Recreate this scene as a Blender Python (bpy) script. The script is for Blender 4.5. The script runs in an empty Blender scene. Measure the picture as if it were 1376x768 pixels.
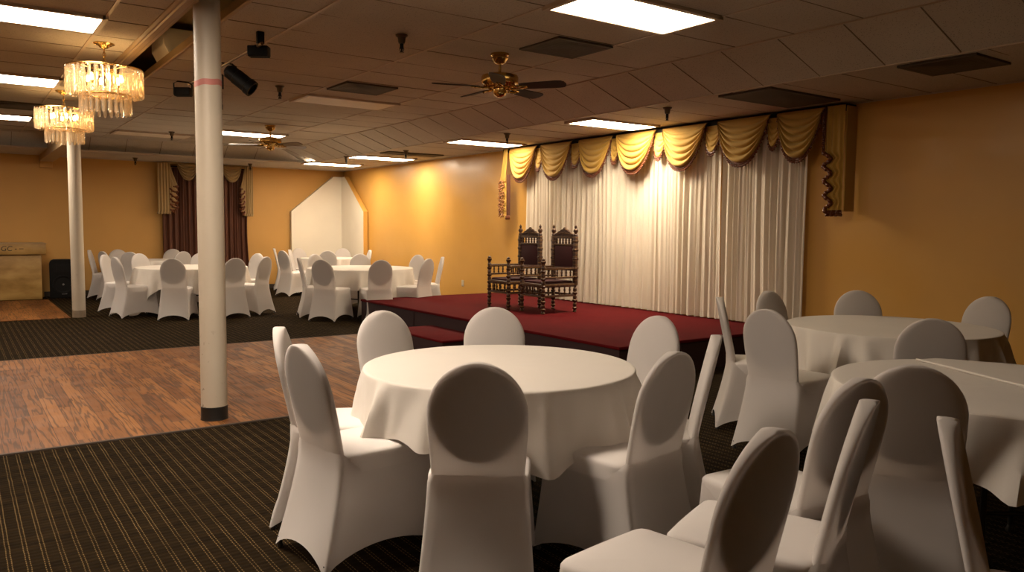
import bpy, bmesh, math, random
from mathutils import Vector, Matrix
random.seed(7)
PI = math.pi
S = bpy.context.scene
COL = S.collection
cos, sin, R = math.cos, math.sin, math.radians

# ------------------------------------------------------------------ helpers
def obj(name, bm, mat=None, parent=None, smooth=None, kind=None, label=None):
    """link the bmesh as one mesh object"""
    me = bpy.data.meshes.new(name)
    bmesh.ops.recalc_face_normals(bm, faces=bm.faces[:])
    bm.to_mesh(me); bm.free()
    if smooth is not None:
        for p in me.polygons: p.use_smooth = True
        if smooth < 179: me.set_sharp_from_angle(angle=R(smooth))
    if mat: me.materials.append(mat)
    o = bpy.data.objects.new(name, me); COL.objects.link(o)
    if parent: o.parent = parent
    if kind: o['kind'] = kind
    if label: o['label'] = label
    return o

def tag(o, label, cat, group=None):
    o['label'] = label; o['category'] = cat
    if group: o['group'] = group
    return o

def thing(name, label, cat, loc=(0, 0, 0), rz=0, group=None):
    o = bpy.data.objects.new(name, None); COL.objects.link(o)
    o.empty_display_size = .1
    o.location = loc; o.rotation_euler = (0, 0, rz)
    return tag(o, label, cat, group)

def dup(root, loc, rz, label, group=None):
    r = root.copy(); COL.objects.link(r); r.location = loc; r.rotation_euler = (0, 0, rz)
    r['label'] = label
    if group: r['group'] = group
    for ch in list(root.children):
        c = ch.copy(); COL.objects.link(c); c.parent = r
        for g in list(ch.children):
            d = g.copy(); COL.objects.link(d); d.parent = c
    return r

def box(bm, x0, x1, y0, y1, z0, z1, M=None):
    vs = [bm.verts.new((x, y, z)) for x in (x0, x1) for y in (y0, y1) for z in (z0, z1)]
    for f in ((0,1,3,2),(4,6,7,5),(0,4,5,1),(2,3,7,6),(0,2,6,4),(1,5,7,3)):
        bm.faces.new([vs[i] for i in f])
    if M is not None:
        for v in vs: v.co = M @ v.co
    return vs

def bbox(bm, x0, x1, y0, y1, z0, z1, b=.005, seg=2, M=None):
    """box with bevelled edges"""
    t = bmesh.new(); box(t, x0, x1, y0, y1, z0, z1)
    bmesh.ops.recalc_face_normals(t, faces=t.faces[:])
    bmesh.ops.bevel(t, geom=t.edges[:], offset=b, segments=seg, affect='EDGES', profile=.5)
    merge(bm, t, M)

def merge(bm, t, M=None):
    mp = {}
    for v in t.verts: mp[v] = bm.verts.new(M @ v.co if M is not None else v.co)
    for f in t.faces:
        try: bm.faces.new([mp[v] for v in f.verts])
        except ValueError: pass
    t.free()

def lathe(bm, prof, seg=24, c=(0, 0), M=None):
    """prof = [(r,z)...] spun about a vertical axis at c"""
    rings = []
    for r, z in prof:
        if r < 1e-5: rings.append([bm.verts.new((c[0], c[1], z))])
        else: rings.append([bm.verts.new((c[0]+r*cos(2*PI*i/seg), c[1]+r*sin(2*PI*i/seg), z)) for i in range(seg)])
    for a, b in zip(rings, rings[1:]):
        for i in range(seg):
            j = (i+1) % seg
            q = [a[i % len(a)], a[j % len(a)], b[j % len(b)], b[i % len(b)]]
            u = []
            for v in q:
                if v not in u: u.append(v)
            if len(u) > 2: bm.faces.new(u)
    for r in (rings[0], rings[-1]):
        if len(r) > 2: bm.faces.new(r)
    if M is not None:
        for r in rings:
            for v in r: v.co = M @ v.co

def loft(bm, rings, cap=(True, True), closed=True):
    vr = [[bm.verts.new(p) for p in r] for r in rings]
    n = len(vr[0])
    for a, b in zip(vr, vr[1:]):
        for i in range(n if closed else n-1):
            j = (i+1) % n
            bm.faces.new((a[i], a[j], b[j], b[i]))
    if closed and cap[0]: bm.faces.new(vr[0])
    if closed and cap[1]: bm.faces.new(vr[-1])
    return vr

def tube(bm, pts, r, seg=8):
    pts = [Vector(p) for p in pts]
    rings = []
    for i, p in enumerate(pts):
        d = (pts[min(i+1, len(pts)-1)] - pts[max(i-1, 0)]).normalized()
        u = d.orthogonal().normalized() if abs(d.z) > .95 else d.cross(Vector((0, 0, 1))).normalized()
        w = d.cross(u)
        rings.append([p + r*(cos(2*PI*k/seg)*u + sin(2*PI*k/seg)*w) for k in range(seg)])
    loft(bm, rings)

def prism(bm, poly, axis, a0, a1):
    """extrude a 2-D polygon along axis; poly coords are the two other axes in order"""
    def P(p, a):
        return (a, p[0], p[1]) if axis == 'x' else (p[0], a, p[1]) if axis == 'y' else (p[0], p[1], a)
    A = [bm.verts.new(P(p, a0)) for p in poly]; B = [bm.verts.new(P(p, a1)) for p in poly]
    bm.faces.new(A); bm.faces.new(B[::-1])
    for i in range(len(poly)):
        j = (i+1) % len(poly); bm.faces.new((A[i], A[j], B[j], B[i]))

def ico(bm, c, r, sub=1):
    t = bmesh.new(); bmesh.ops.create_icosphere(t, subdivisions=sub, radius=r)
    merge(bm, t, Matrix.Translation(c))

# ------------------------------------------------------------------ materials
class NT:
    def __init__(s, name):
        s.m = bpy.data.materials.new(name); s.m.use_nodes = True
        s.t = s.m.node_tree; s.t.nodes.clear()
        s.out = s.n('ShaderNodeOutputMaterial')
    def n(s, typ, ins=None, **kw):
        nd = s.t.nodes.new(typ)
        for k, v in kw.items(): setattr(nd, k, v)
        for k, v in (ins or {}).items(): s.set(nd, k, v)
        return nd
    def set(s, nd, k, v):
        if hasattr(v, 'links') or isinstance(v, bpy.types.NodeSocket): s.t.links.new(v, nd.inputs[k])
        else: nd.inputs[k].default_value = v
    def math(s, op, a, b=None):
        nd = s.n('ShaderNodeMath', {0: a}, operation=op)
        if b is not None: s.set(nd, 1, b)
        return nd.outputs[0]
    def mix(s, f, a, b):
        nd = s.n('ShaderNodeMix', data_type='RGBA'); s.set(nd, 0, f); s.set(nd, 6, a); s.set(nd, 7, b)
        return nd.outputs[2]
    def ramp(s, f, stops):
        nd = s.n('ShaderNodeValToRGB', {0: f}); e = nd.color_ramp.elements
        while len(e) < len(stops): e.new(.5)
        for i, (p, c) in enumerate(stops): e[i].position = p; e[i].color = c if len(c) == 4 else (*c, 1)
        return nd.outputs[0]
    def pos(s): return s.n('ShaderNodeTexCoord').outputs['Object']
    def noise(s, scale, detail=2, vec=None, out=0):
        nd = s.n('ShaderNodeTexNoise', {'Scale': scale, 'Detail': detail})
        s.t.links.new(vec if vec is not None else s.pos(), nd.inputs['Vector'])
        return nd.outputs[out]
    def scaled(s, v, sc):
        return s.n('ShaderNodeMapping', {'Vector': v, 'Scale': sc}).outputs[0]
    def bump(s, h, st=.2, dist=.01):
        return s.n('ShaderNodeBump', {'Height': h, 'Strength': st, 'Distance': dist}).outputs[0]
    def pbsdf(s, col, rough=.6, metal=0, normal=None, **kw):
        nd = s.n('ShaderNodeBsdfPrincipled', {'Base Color': col, 'Roughness': rough, 'Metallic': metal})
        for k, v in kw.items(): s.set(nd, k.replace('_', ' '), v)
        if normal is not None: s.t.links.new(normal, nd.inputs['Normal'])
        return nd.outputs[0]
    def done(s, sh):
        s.t.links.new(sh, s.out.inputs[0]); return s.m

def c4(r, g, b): return (r, g, b, 1)
def simple(name, col, rough=.6, metal=0, var=.12, vs=6, **kw):
    n = NT(name); f = n.noise(vs, 3)
    col2 = tuple(x*(1-var) for x in col)
    return n.done(n.pbsdf(n.mix(f, c4(*col), c4(*col2)), rough, metal, **kw))

def cloth(name, col, transl=.3, sheer=0.0, weave=900, wr=3.0):
    """thin fabric: diffuse + translucent + a little see-through"""
    n = NT(name)
    f = n.noise(wr, 3)
    c = n.mix(f, c4(*col), c4(*[x*.9 for x in col]))
    wv = n.noise(weave, 2); wr_ = n.noise(wr*3, 4)
    nm = n.bump(n.math('ADD', n.math('MULTIPLY', wv, .25), wr_), .28 if weave == 700 else .1, .02 if weave == 700 else .008)
    d = n.n('ShaderNodeBsdfPrincipled', {'Base Color': c, 'Roughness': .75, 'Normal': nm})
    d.inputs['Sheen Weight'].default_value = .15
    t = n.n('ShaderNodeBsdfTranslucent', {'Color': c})
    m = n.n('ShaderNodeMixShader', {0: transl, 1: d.outputs[0], 2: t.outputs[0]})
    o = m.outputs[0]
    if sheer:
        tr = n.n('ShaderNodeBsdfTransparent')
        o = n.n('ShaderNodeMixShader', {0: sheer, 1: o, 2: tr.outputs[0]}).outputs[0]
    return n.done(o)

def emit(name, col, st):
    n = NT(name)
    return n.done(n.n('ShaderNodeEmission', {'Color': c4(*col), 'Strength': st}).outputs[0])

def mat_carpet():
    n = NT('striped_carpet'); p = n.pos()
    sx = n.n('ShaderNodeSeparateXYZ', {0: p})
    wob = n.math('MULTIPLY', n.math('SUBTRACT', n.noise(9, 2), .5), .006)
    x = n.math('ADD', sx.outputs[0], wob); y = sx.outputs[1]
    def line(off, w):
        m = n.math('PINGPONG', n.math('SUBTRACT', x, off), .033)     # 0 at each stripe centre
        return n.math('LESS_THAN', m, w)
    l1, l2 = line(.006, .0021), line(.021, .0021)
    dash = n.math('LESS_THAN', n.math('FRACT', n.math('MULTIPLY', y, 42.0)), .62)
    dash2 = n.math('LESS_THAN', n.math('FRACT', n.math('ADD', n.math('MULTIPLY', y, 42.0), .45)), .62)
    ln = n.math('MAXIMUM', n.math('MULTIPLY', l1, dash), n.math('MULTIPLY', l2, dash2))
    wear = n.ramp(n.noise(3.5, 4), [(.3, (.45,)*3), (.7, (1,)*3)])
    ln = n.math('MULTIPLY', ln, wear)
    rib = n.math('SINE', n.math('MULTIPLY', y, 160.0))
    pile = n.noise(260, 2)
    blot = n.noise(14, 3, n.scaled(p, (.35, 1, 1)))
    base = n.mix(n.ramp(blot, [(.35, (0,)*3), (.7, (1,)*3)]), c4(.0105, .0066, .0030), c4(.022, .0138, .0062))
    base = n.mix(n.math('MULTIPLY', pile, .5), base, c4(.005, .003, .0016))
    col = n.mix(ln, base, c4(.15, .10, .045))
    h = n.math('ADD', n.math('MULTIPLY', rib, .4), pile)
    return n.done(n.pbsdf(col, .95, 0, n.bump(h, .6, .004), Specular_IOR_Level=.03))

def mat_wood_floor():
    n = NT('parquet_planks'); p = n.pos()
    sx = n.n('ShaderNodeSeparateXYZ', {0: p}); x, y = sx.outputs[0], sx.outputs[1]
    W = .105
    pid = n.math('FLOOR', n.math('DIVIDE', x, W))
    r1 = n.n('ShaderNodeTexWhiteNoise', {'W': pid}, noise_dimensions='1D').outputs[0]
    yy = n.math('ADD', y, n.math('MULTIPLY', r1, 7.3))
    bid = n.math('FLOOR', n.math('DIVIDE', yy, 1.15))
    r2 = n.n('ShaderNodeTexWhiteNoise', {'Vector': n.n('ShaderNodeCombineXYZ', {0: pid, 1: bid}).outputs[0]}, noise_dimensions='2D').outputs[0]
    vec = n.n('ShaderNodeCombineXYZ', {0: n.math('ADD', x, n.math('MULTIPLY', r2, 31.0)), 1: n.math('MULTIPLY', y, .055), 2: r2}).outputs[0]
    g1 = n.noise(11, 3, vec)
    rings = n.math('SINE', n.math('MULTIPLY', g1, 46.0))
    g2 = n.noise(90, 4, n.scaled(vec, (1, .6, 1)))
    colA = n.ramp(r2, [(0, (.125, .045, .012)), (.5, (.19, .074, .019)), (1, (.26, .108, .030))])
    dark = n.mix(.75, colA, c4(.022, .009, .004))
    grain = n.ramp(rings, [(.2, (0,)*3), (.9, (1,)*3)])
    col = n.mix(n.math('MULTIPLY', grain, .85), colA, dark)
    col = n.mix(n.math('MULTIPLY', n.ramp(g2, [(.45, (0,)*3), (.7, (1,)*3)]), .35), col, dark)
    gap = n.math('LESS_THAN', n.math('PINGPONG', x, W/2), .0016)
    gap2 = n.math('LESS_THAN', n.math('FRACT', n.math('DIVIDE', yy, 1.15)), .003)
    g = n.math('MAXIMUM', gap, gap2)
    col = n.mix(g, col, c4(.03, .012, .006))
    rough = n.math('ADD', .46, n.math('MULTIPLY', n.noise(5, 3), .24))
    return n.done(n.pbsdf(col, rough, 0, n.bump(n.math('SUBTRACT', g2, n.math('MULTIPLY', g, 2.0)), .2, .003), Specular_IOR_Level=.16))

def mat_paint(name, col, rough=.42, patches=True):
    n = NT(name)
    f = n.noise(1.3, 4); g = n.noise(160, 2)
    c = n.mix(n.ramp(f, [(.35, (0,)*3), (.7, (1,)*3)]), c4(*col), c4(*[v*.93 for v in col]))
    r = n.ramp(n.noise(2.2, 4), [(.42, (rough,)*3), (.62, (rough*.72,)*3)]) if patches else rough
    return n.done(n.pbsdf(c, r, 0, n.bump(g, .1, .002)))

def mat_tile():
    n = NT('acoustic_tile'); p = n.pos()
    sp = n.n('ShaderNodeTexVoronoi', {'Vector': p, 'Scale': 75.0}).outputs[0]
    pin = n.ramp(sp, [(.14, (.32,)*3), (.34, (1,)*3)])
    sel = n.ramp(n.noise(40, 2), [(.38, (0,)*3), (.55, (1,)*3)])
    st = n.ramp(n.noise(.9, 4), [(.3, (.47, .415, .34)), (.75, (.56, .495, .41))])
    col = n.mix(n.math('MULTIPLY', sel, .8), st, n.n('ShaderNodeMix', {6: st, 7: pin, 0: 1.0}, data_type='RGBA', blend_type='MULTIPLY').outputs[2])
    return n.done(n.pbsdf(col, .9, 0, n.bump(n.noise(120, 3), .25, .004), Specular_IOR_Level=.15))

def mat_red_carpet():
    n = NT('red_stage_carpet'); p = n.pos()
    f = n.noise(4, 4); g = n.noise(320, 2)
    c = n.mix(f, c4(.118, .0045, .006), c4(.072, .003, .004))
    c = n.mix(n.math('MULTIPLY', g, .4), c, c4(.07, .004, .007))
    return n.done(n.pbsdf(c, .95, 0, n.bump(g, .5, .004), Specular_IOR_Level=.1))

def mat_carved():
    n = NT('carved_dark_wood'); p = n.pos()
    v = n.n('ShaderNodeTexVoronoi', {'Vector': p, 'Scale': 58.0}).outputs[0]
    gold = n.ramp(v, [(.16, (1,)*3), (.3, (0,)*3)])
    bands = n.ramp(n.math('SINE', n.math('MULTIPLY', n.n('ShaderNodeSeparateXYZ', {0: p}).outputs[2], 120.0)), [(.75, (0,)*3), (.95, (1,)*3)])
    g = n.math('MULTIPLY', n.math('MAXIMUM', gold, n.math('MULTIPLY', bands, .6)), .42)
    col = n.mix(g, c4(.038, .012, .005), c4(.50, .30, .10))
    return n.done(n.pbsdf(col, .42, 0, n.bump(v, .5, .004)))

def mat_crystal():
    n = NT('crystal_glass')
    gl = n.n('ShaderNodeBsdfGlossy', {'Color': c4(1, .95, .86), 'Roughness': .06})
    tr = n.n('ShaderNodeBsdfTransparent', {'Color': c4(1, .93, .82)})
    tl = n.n('ShaderNodeBsdfTranslucent', {'Color': c4(.95, .86, .7)})
    df = n.n('ShaderNodeBsdfDiffuse', {'Color': c4(.9, .82, .68)})
    a = n.n('ShaderNodeMixShader', {0: .6, 1: df.outputs[0], 2: tl.outputs[0]})
    fr = n.n('ShaderNodeLayerWeight', {'Blend': .35}).outputs[1]
    b = n.n('ShaderNodeMixShader', {0: .17, 1: tr.outputs[0], 2: a.outputs[0]})
    c = n.n('ShaderNodeMixShader', {0: n.math('MULTIPLY', fr, .85), 1: b.outputs[0], 2: gl.outputs[0]})
    return n.done(c.outputs[0])

def mat_marble():
    n = NT('yellow_marble_board'); p = n.pos()
    f = n.noise(5, 6); v = n.noise(2.5, 8, n.scaled(p, (1, 1, 2.2)))
    c = n.ramp(v, [(.3, (.20, .11, .025)), (.5, (.32, .19, .055)), (.7, (.42, .27, .09))])
    return n.done(n.pbsdf(c, .4))

def mat_pillar():
    n = NT('scuffed_cream_paint'); p = n.pos()
    z = n.n('ShaderNodeSeparateXYZ', {0: p}).outputs[2]
    spots = n.ramp(n.noise(23, 2), [(.66, (0,)*3), (.72, (1,)*3)])
    low = n.ramp(z, [(.12, (1,)*3), (.75, (0,)*3)])
    k = n.math('MULTIPLY', spots, n.math('ADD', n.math('MULTIPLY', low, .75), .04))
    st = n.mix(n.noise(3, 4), c4(.55, .48, .385), c4(.475, .41, .315))
    c = n.mix(k, st, c4(.12, .08, .05))
    return n.done(n.pbsdf(c, .5, 0, n.bump(n.noise(30, 3), .08, .004)))

WARM = (1.0, .74, .42)
M = dict(
    carpet=mat_carpet(), wood=mat_wood_floor(),
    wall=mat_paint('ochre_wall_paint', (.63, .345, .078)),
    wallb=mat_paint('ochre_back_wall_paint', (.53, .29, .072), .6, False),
    tile=mat_tile(), grid=simple('painted_grid_metal', (.52, .41, .30), .5),
    cream=mat_pillar(), black=simple('black_rubber', (.012, .011, .010), .45),
    blackm=simple('black_metal', (.0045, .004, .004), .55, Specular_IOR_Level=.15), pink=simple('faded_pink_tape', (.55, .20, .17), .6),
    cover=cloth('white_stretch_cover', (.84, .80, .77), .42, .05, 1300),
    seatc=cloth('white_stretch_seat', (.83, .79, .76), .10, 0, 1300),
    pad=simple('dark_vinyl_pad', (.19, .155, .13), .6),
    linen=cloth('white_table_linen', (.85, .80, .73), .18, 0, 700, 2.0),
    sheer=cloth('cream_sheer', (.84, .765, .64), .25, 0, 600, .8),
    gold=cloth('gold_satin', (.50, .30, .05), .08, 0, 300),
    tan=cloth('tan_satin', (.40, .27, .115), .08, 0, 300),
    fringe=simple('maroon_bead_fringe', (.17, .042, .008), .35, var=.5, vs=60),
    fringeg=simple('amber_bead_fringe', (.42, .17, .05), .3, var=.5, vs=60),
    maroon=simple('brown_maroon_drape', (.10, .028, .009), .65, var=.3, vs=3),
    red=mat_red_carpet(), skirt=simple('dark_maroon_skirt', (.022, .004, .005), .8),
    carved=mat_carved(), velvet=simple('dark_maroon_velvet', (.045, .006, .008), .85),
    brass=simple('brass', (.62, .40, .13), .22, 1.0), walnut=simple('dark_walnut_blade', (.030, .015, .008), .65),
    oak=simple('light_oak_blade', (.16, .095, .04), .35),
    crystal=mat_crystal(), bulb=emit('candle_bulb', (1, .64, .27), 75),
    white=mat_paint('white_board_paint', (.80, .74, .62), .45, False),
    steel=simple('table_leg_steel', (.05, .045, .04), .4, .6), ply=simple('plywood_top', (.35, .22, .11), .6),
    marble=mat_marble(), dark=simple('dark_void_board', (.05, .034, .022), .8),
    vent=simple('dusty_vent', (.07, .05, .033), .7), duct=simple('pale_duct_board', (.70, .62, .50), .7),
    plate=simple('ivory_plastic', (.68, .58, .42), .4), pipe=simple('sprinkler_bronze', (.09, .06, .035), .4, .6),
    beam=simple('tan_beam_paint', (.40, .27, .14), .5), ink=simple('dark_lettering', (.03, .018, .008), .6),
    unlit=simple('unlit_diffuser', (.80, .70, .55), .5), lens=simple('dark_lens', (.04, .03, .025), .1),
    cone=simple('speaker_cone', (.008, .007, .007), .6, Specular_IOR_Level=.15), glint=simple('pale_badge', (.16, .15, .14), .4),
)
LIGHTS = {'left': emit('lit_diffuser_left', (1, .84, .67), 31),
          'front': emit('added_fill_diffuser_front', (1, .82, .65), 60),
          'right': emit('lit_diffuser_wall_side', (1, .80, .56), 25),
          'stage': emit('lit_diffuser_stage', (1, .81, .58), 46),
          'far': emit('lit_diffuser_far', (1, .81, .60), 30),
          'near': emit('lit_diffuser_near', (1, .79, .52), 6)}

# ------------------------------------------------------------------ camera
CAMH = 1.45
f_px, yaw, pitch, roll = 1054.257, .61802574, .07335815, .00862332
fw = Vector((sin(yaw)*cos(pitch), cos(yaw)*cos(pitch), -sin(pitch)))
ri = Vector((cos(yaw), -sin(yaw), 0)); up = ri.cross(fw)
r2 = ri*cos(roll)+up*sin(roll); u2 = -ri*sin(roll)+up*cos(roll)
cam = bpy.data.cameras.new('camera'); cam.sensor_width = 36; cam.lens = f_px/1376*36
cam.clip_start = .05; cam.clip_end = 100
co = bpy.data.objects.new('camera', cam); COL.objects.link(co)
mw = Matrix((r2, u2, -fw)).transposed().to_4x4(); mw.translation = (0, 0, CAMH)
co.matrix_world = mw
S.camera = co

# ------------------------------------------------------------------ room shell
XL, XR, Y0, YB, ZC, ZL = -4.0, 7.88, -3.0, 18.25, 3.05, 2.81
XS, XE = 5.645, 6.28          # soffit slope along the right wall
YS, YE = 16.25, 16.58         # soffit at the back wall
def struct(name, bm, mat, smooth=None): return obj(name, bm, mat, None, smooth, 'structure')

bm = bmesh.new(); box(bm, XL-.1, XR+.1, Y0-.1, YB+.1, -.15, 0); struct('floor', bm, M['carpet'])
bm = bmesh.new(); box(bm, XL, 4.4, 5.80, 9.80, 0, .006); struct('floor_wood', bm, M['wood'])
bm = bmesh.new(); box(bm, XL, 4.42, 5.775, 5.80, 0, .009); box(bm, XL, 4.42, 9.80, 9.82, 0, .008); box(bm, 4.4, 4.42, 5.8, 9.8, 0, .008)
struct('trim_1', bm, M['dark'])
bm = bmesh.new(); box(bm, XL, 1.44, 13.86, 17.5, 0, .006); struct('floor_wood_back', bm, M['wood'])
bm = bmesh.new(); box(bm, XR, XR+.12, Y0-.1, YB+.1, 0, 3.3); struct('wall_right', bm, M['wall'])
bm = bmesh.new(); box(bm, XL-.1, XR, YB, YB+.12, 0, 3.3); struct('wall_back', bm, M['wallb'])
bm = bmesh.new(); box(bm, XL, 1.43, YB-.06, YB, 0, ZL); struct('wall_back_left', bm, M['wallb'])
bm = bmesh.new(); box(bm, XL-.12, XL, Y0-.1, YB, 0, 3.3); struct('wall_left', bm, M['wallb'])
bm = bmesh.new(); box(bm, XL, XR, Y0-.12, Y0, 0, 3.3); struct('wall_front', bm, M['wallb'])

# main ceiling: sagging lay-in tiles, with a slot open along the pillar line
SX0, SX1, SY0, SY1 = 1.47, 1.745, 4.2, 9.45
xs = [-4.0, -2.66, -1.44, -.22, 1.02]
bm = bmesh.new()
def tile(x0, x1, y0, y1, zf, sag=.008):
    """one tile: 7x3 grid with a slight sag and tilt"""
    nx, ny = 6, 2
    tz = random.uniform(0, sag); ta = random.uniform(-.004, .004)
    g = [[bm.verts.new((x0+(x1-x0)*i/nx, y0+(y1-y0)*j/ny,
          zf(x0+(x1-x0)*i/nx, y0+(y1-y0)*j/ny) - tz*sin(PI*i/nx)*(sin(PI*j/ny)*.6+.4) + ta*(j/ny-.5))) for j in range(ny+1)] for i in range(nx+1)]
    for i in range(nx):
        for j in range(ny): bm.faces.new((g[i][j], g[i+1][j], g[i+1][j+1], g[i][j+1]))
YG = [5.78+.595*k for k in range(-15, 18)]
YG = [y for y in YG if Y0-.6 < y < YS-.1] + [YS]
XG = xs + [1.35, SX0, SX1, 2.28, 3.54, 4.76, XS]
for a, b in zip(YG, YG[1:]):
    for x0, x1 in zip(XG, XG[1:]):
        if x0 == SX0 and b > SY0 and a < SY1:
            continue
        tile(x0, x1, a, b, lambda x, y: ZC, .014 if x1-x0 > .8 else .004)
struct('ceiling', bm, M['tile'], 40)
# sloped soffits and the lower ceiling
bm = bmesh.new()
YG2 = [5.36+.595*k for k in range(-14, 19)] + [YS]
YG2 = sorted(y for y in YG2 if y <= YS)
def quad(*p): bm.faces.new([bm.verts.new(q) for q in p])
for a, b in zip(YG2, YG2[1:]):
    t = random.uniform(-.004, .004)
    quad((XS, a, ZC), (XS, b, ZC), (XE, b, ZL+t), (XE, a, ZL+t))
quad((XS, YS, ZC), (XE, YE, ZL), (XE, YS, ZL))
XG2 = [XL+.61*k for k in range(0, 16)] + [XS]
for a, b in zip(XG2, XG2[1:]):
    t = random.uniform(-.008, .008)
    quad((a, YS, ZC), (b, YS, ZC), (b if b < XS else XE, YE+t, ZL), (a, YE+t, ZL))
struct('ceiling_soffit', bm, M['tile'])
bm = bmesh.new()
for a, b in zip(YG, YG[1:]):
    for x0, x1 in ((XE, 7.5), (7.5, XR)):
        tile(x0, x1, a, min(b, YE), lambda x, y: ZL, .008 if x1-x0 > .8 else .002)
for k in range(10):
    tile(XL+1.19*k, min(XL+1.19*(k+1), XR), YE-.3, YB, lambda x, y: ZL, .006)
struct('ceiling_lower', bm, M['tile'], 40)
bm = bmesh.new(); box(bm, XL-.1, XR+.1, Y0-.1, YB+.1, 3.42, 3.5); struct('ceiling_deck', bm, M['beam'])
# grid bars (T-bars)
bm = bmesh.new()
for x in xs[1:] + [2.28, 3.54, 4.76]:
    box(bm, x-.012, x+.012, Y0, YS, ZC-.006, ZC+.01)
for x0 in (XS,): box(bm, x0-.01, x0+.006, Y0, YS, ZC-.012, ZC+.004)
box(bm, XE-.004, XE+.012, Y0, YE, ZL-.008, ZL+.004)
box(bm, XL, XE, YE-.004, YE+.012, ZL-.008, ZL+.004)
box(bm, XR-.02, XR, Y0, YB, ZL-.012, ZL+.01)
box(bm, XL, XR, YB-.02, YB, ZL-.012, ZL+.01)
struct('trim_2', bm, M['grid'])
bm = bmesh.new()
for y in YG[:-1]:
    for a, b in ((XL, 1.34), (1.76, XS)):
        box(bm, a, b, y-.004, y+.004, ZC-.0035, ZC+.01)
    box(bm, XE, XR, y-.004, y+.004, ZL-.003, ZL+.01)
for a, b in zip(YG2, YG2[1:]):
    M4 = Matrix.Translation((XS, a, ZC)) @ Matrix.Rotation(math.atan2(ZC-ZL, XE-XS), 4, 'Y')
    box(bm, 0, math.hypot(ZC-ZL, XE-XS), -.004, .004, -.004, .004, M4)
for x in XG2[1:-1]:
    M4 = Matrix.Translation((x, YS, ZC)) @ Matrix.Rotation(-math.atan2(ZC-ZL, YE-YS), 4, 'X')
    box(bm, -.004, .004, 0, math.hypot(ZC-ZL, YE-YS), -.004, .004, M4)
struct('trim_3', bm, simple('dark_grid_cross_bar', (.20, .145, .10), .7))  # thin cross bars, a darker tone than the long grid bars
# slot along the pillars: cased left edge, thin right edge, dark inside
bm = bmesh.new()
prism(bm, [(1.345, 3.06), (1.345, 3.042), (1.37, 3.034), (1.385, 3.036), (1.395, 3.026), (1.435, 3.024), (1.445, 3.032), (1.47, 3.028), (1.475, 3.05), (1.475, 3.08)], 'y', SY0, 9.3)
struct('trim_4', bm, M['beam'])
bm = bmesh.new()
prism(bm, [(1.745, 3.10), (1.745, 3.034), (1.755, 3.026), (1.785, 3.036), (1.785, 3.06)], 'y', SY0, 9.6)
struct('trim_5', bm, M['beam'])
bm = bmesh.new()
box(bm, SX0, SX1, SY1, SY1+.02, ZC, 3.1); box(bm, SX0, SX1, SY0-.02, SY0, ZC, 3.1)
struct('ceiling_slot', bm, M['beam'])
bm = bmesh.new()
prism(bm, [(1.705, 3.345), (2.55, 3.345), (2.55, 3.075), (1.765, 3.075), (1.705, 3.19)], 'y', 8.2, 8.75)
bmesh.ops.recalc_face_normals(bm, faces=bm.faces[:]); bmesh.ops.bevel(bm, geom=bm.edges[:], offset=.006, segments=1, affect='EDGES')
tag(obj('air_duct', bm, M['duct']), 'pale duct showing inside the open ceiling slot beside the near pillar', 'duct')
# beam that carries on to the back wall, with its corbel
bm = bmesh.new(); box(bm, 1.43, 1.66, 14.2, YB-.005, 2.69, 3.0); struct('trim_6', bm, M['beam'])
bm = bmesh.new(); bbox(bm, 1.43, 1.655, YB-.09, YB-.001, 2.57, 2.70, .01); struct('trim_7', bm, M['wallb'])
# baseboards
bm = bmesh.new(); box(bm, XR-.012, XR, Y0, YB, 0, .1); struct('baseboard_right', bm, M['dark'])
bm = bmesh.new(); box(bm, 1.44, XR, YB-.012, YB, 0, .1); struct('baseboard_back', bm, M['dark'])

# ------------------------------------------------------------------ pillars
def pillar(x, y, label, tape):
    t = thing('support_pillar', label, 'pillar', (x, y, 0), 0, 'round cream pillars')
    b = bmesh.new(); lathe(b, [(.094, 0), (.094, 1.5), (.093, 3.08 if tape else 3.046)], 40); obj('shaft', b, M['cream'], t, 50)
    if tape:
        b = bmesh.new(); lathe(b, [(.097, 0), (.1005, .004), (.0985, .012), (.0965, .02), (.0965, .105), (.094, .107)], 40); obj('base_band', b, M['black'], t, 40, label='black rubber band')
        b = bmesh.new()
        n = 40
        def zt(a): return 2.475 - .012*cos(a-2.2) + .003*sin(5*a)
        loft(b, [[(r*cos(2*PI*i/n), r*sin(2*PI*i/n), zt(2*PI*i/n)+dz) for i in range(n)] for r, dz in ((.0938, -.021), (.0948, -.021), (.0948, .021), (.0938, .021))], (False, False))
        obj('tape_band', b, M['pink'], t, 40, label='faded pink tape ring')
    else:
        b = bmesh.new(); lathe(b, [(.0955, 0), (.0955, .05), (.0948, .10), (.0941, .11)], 40)
        obj('base_band', b, simple('grimy_base', (.33, .25, .17), .6, var=.5, vs=14), t, 40, label='grimy dented foot')
pillar(1.552, 6.03, 'cream round pillar with black base and pink ring, on the wooden floor edge', True)
pillar(1.565, 13.95, 'cream round pillar farther back, rising under the farther chandelier beside the black speaker', False)

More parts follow.
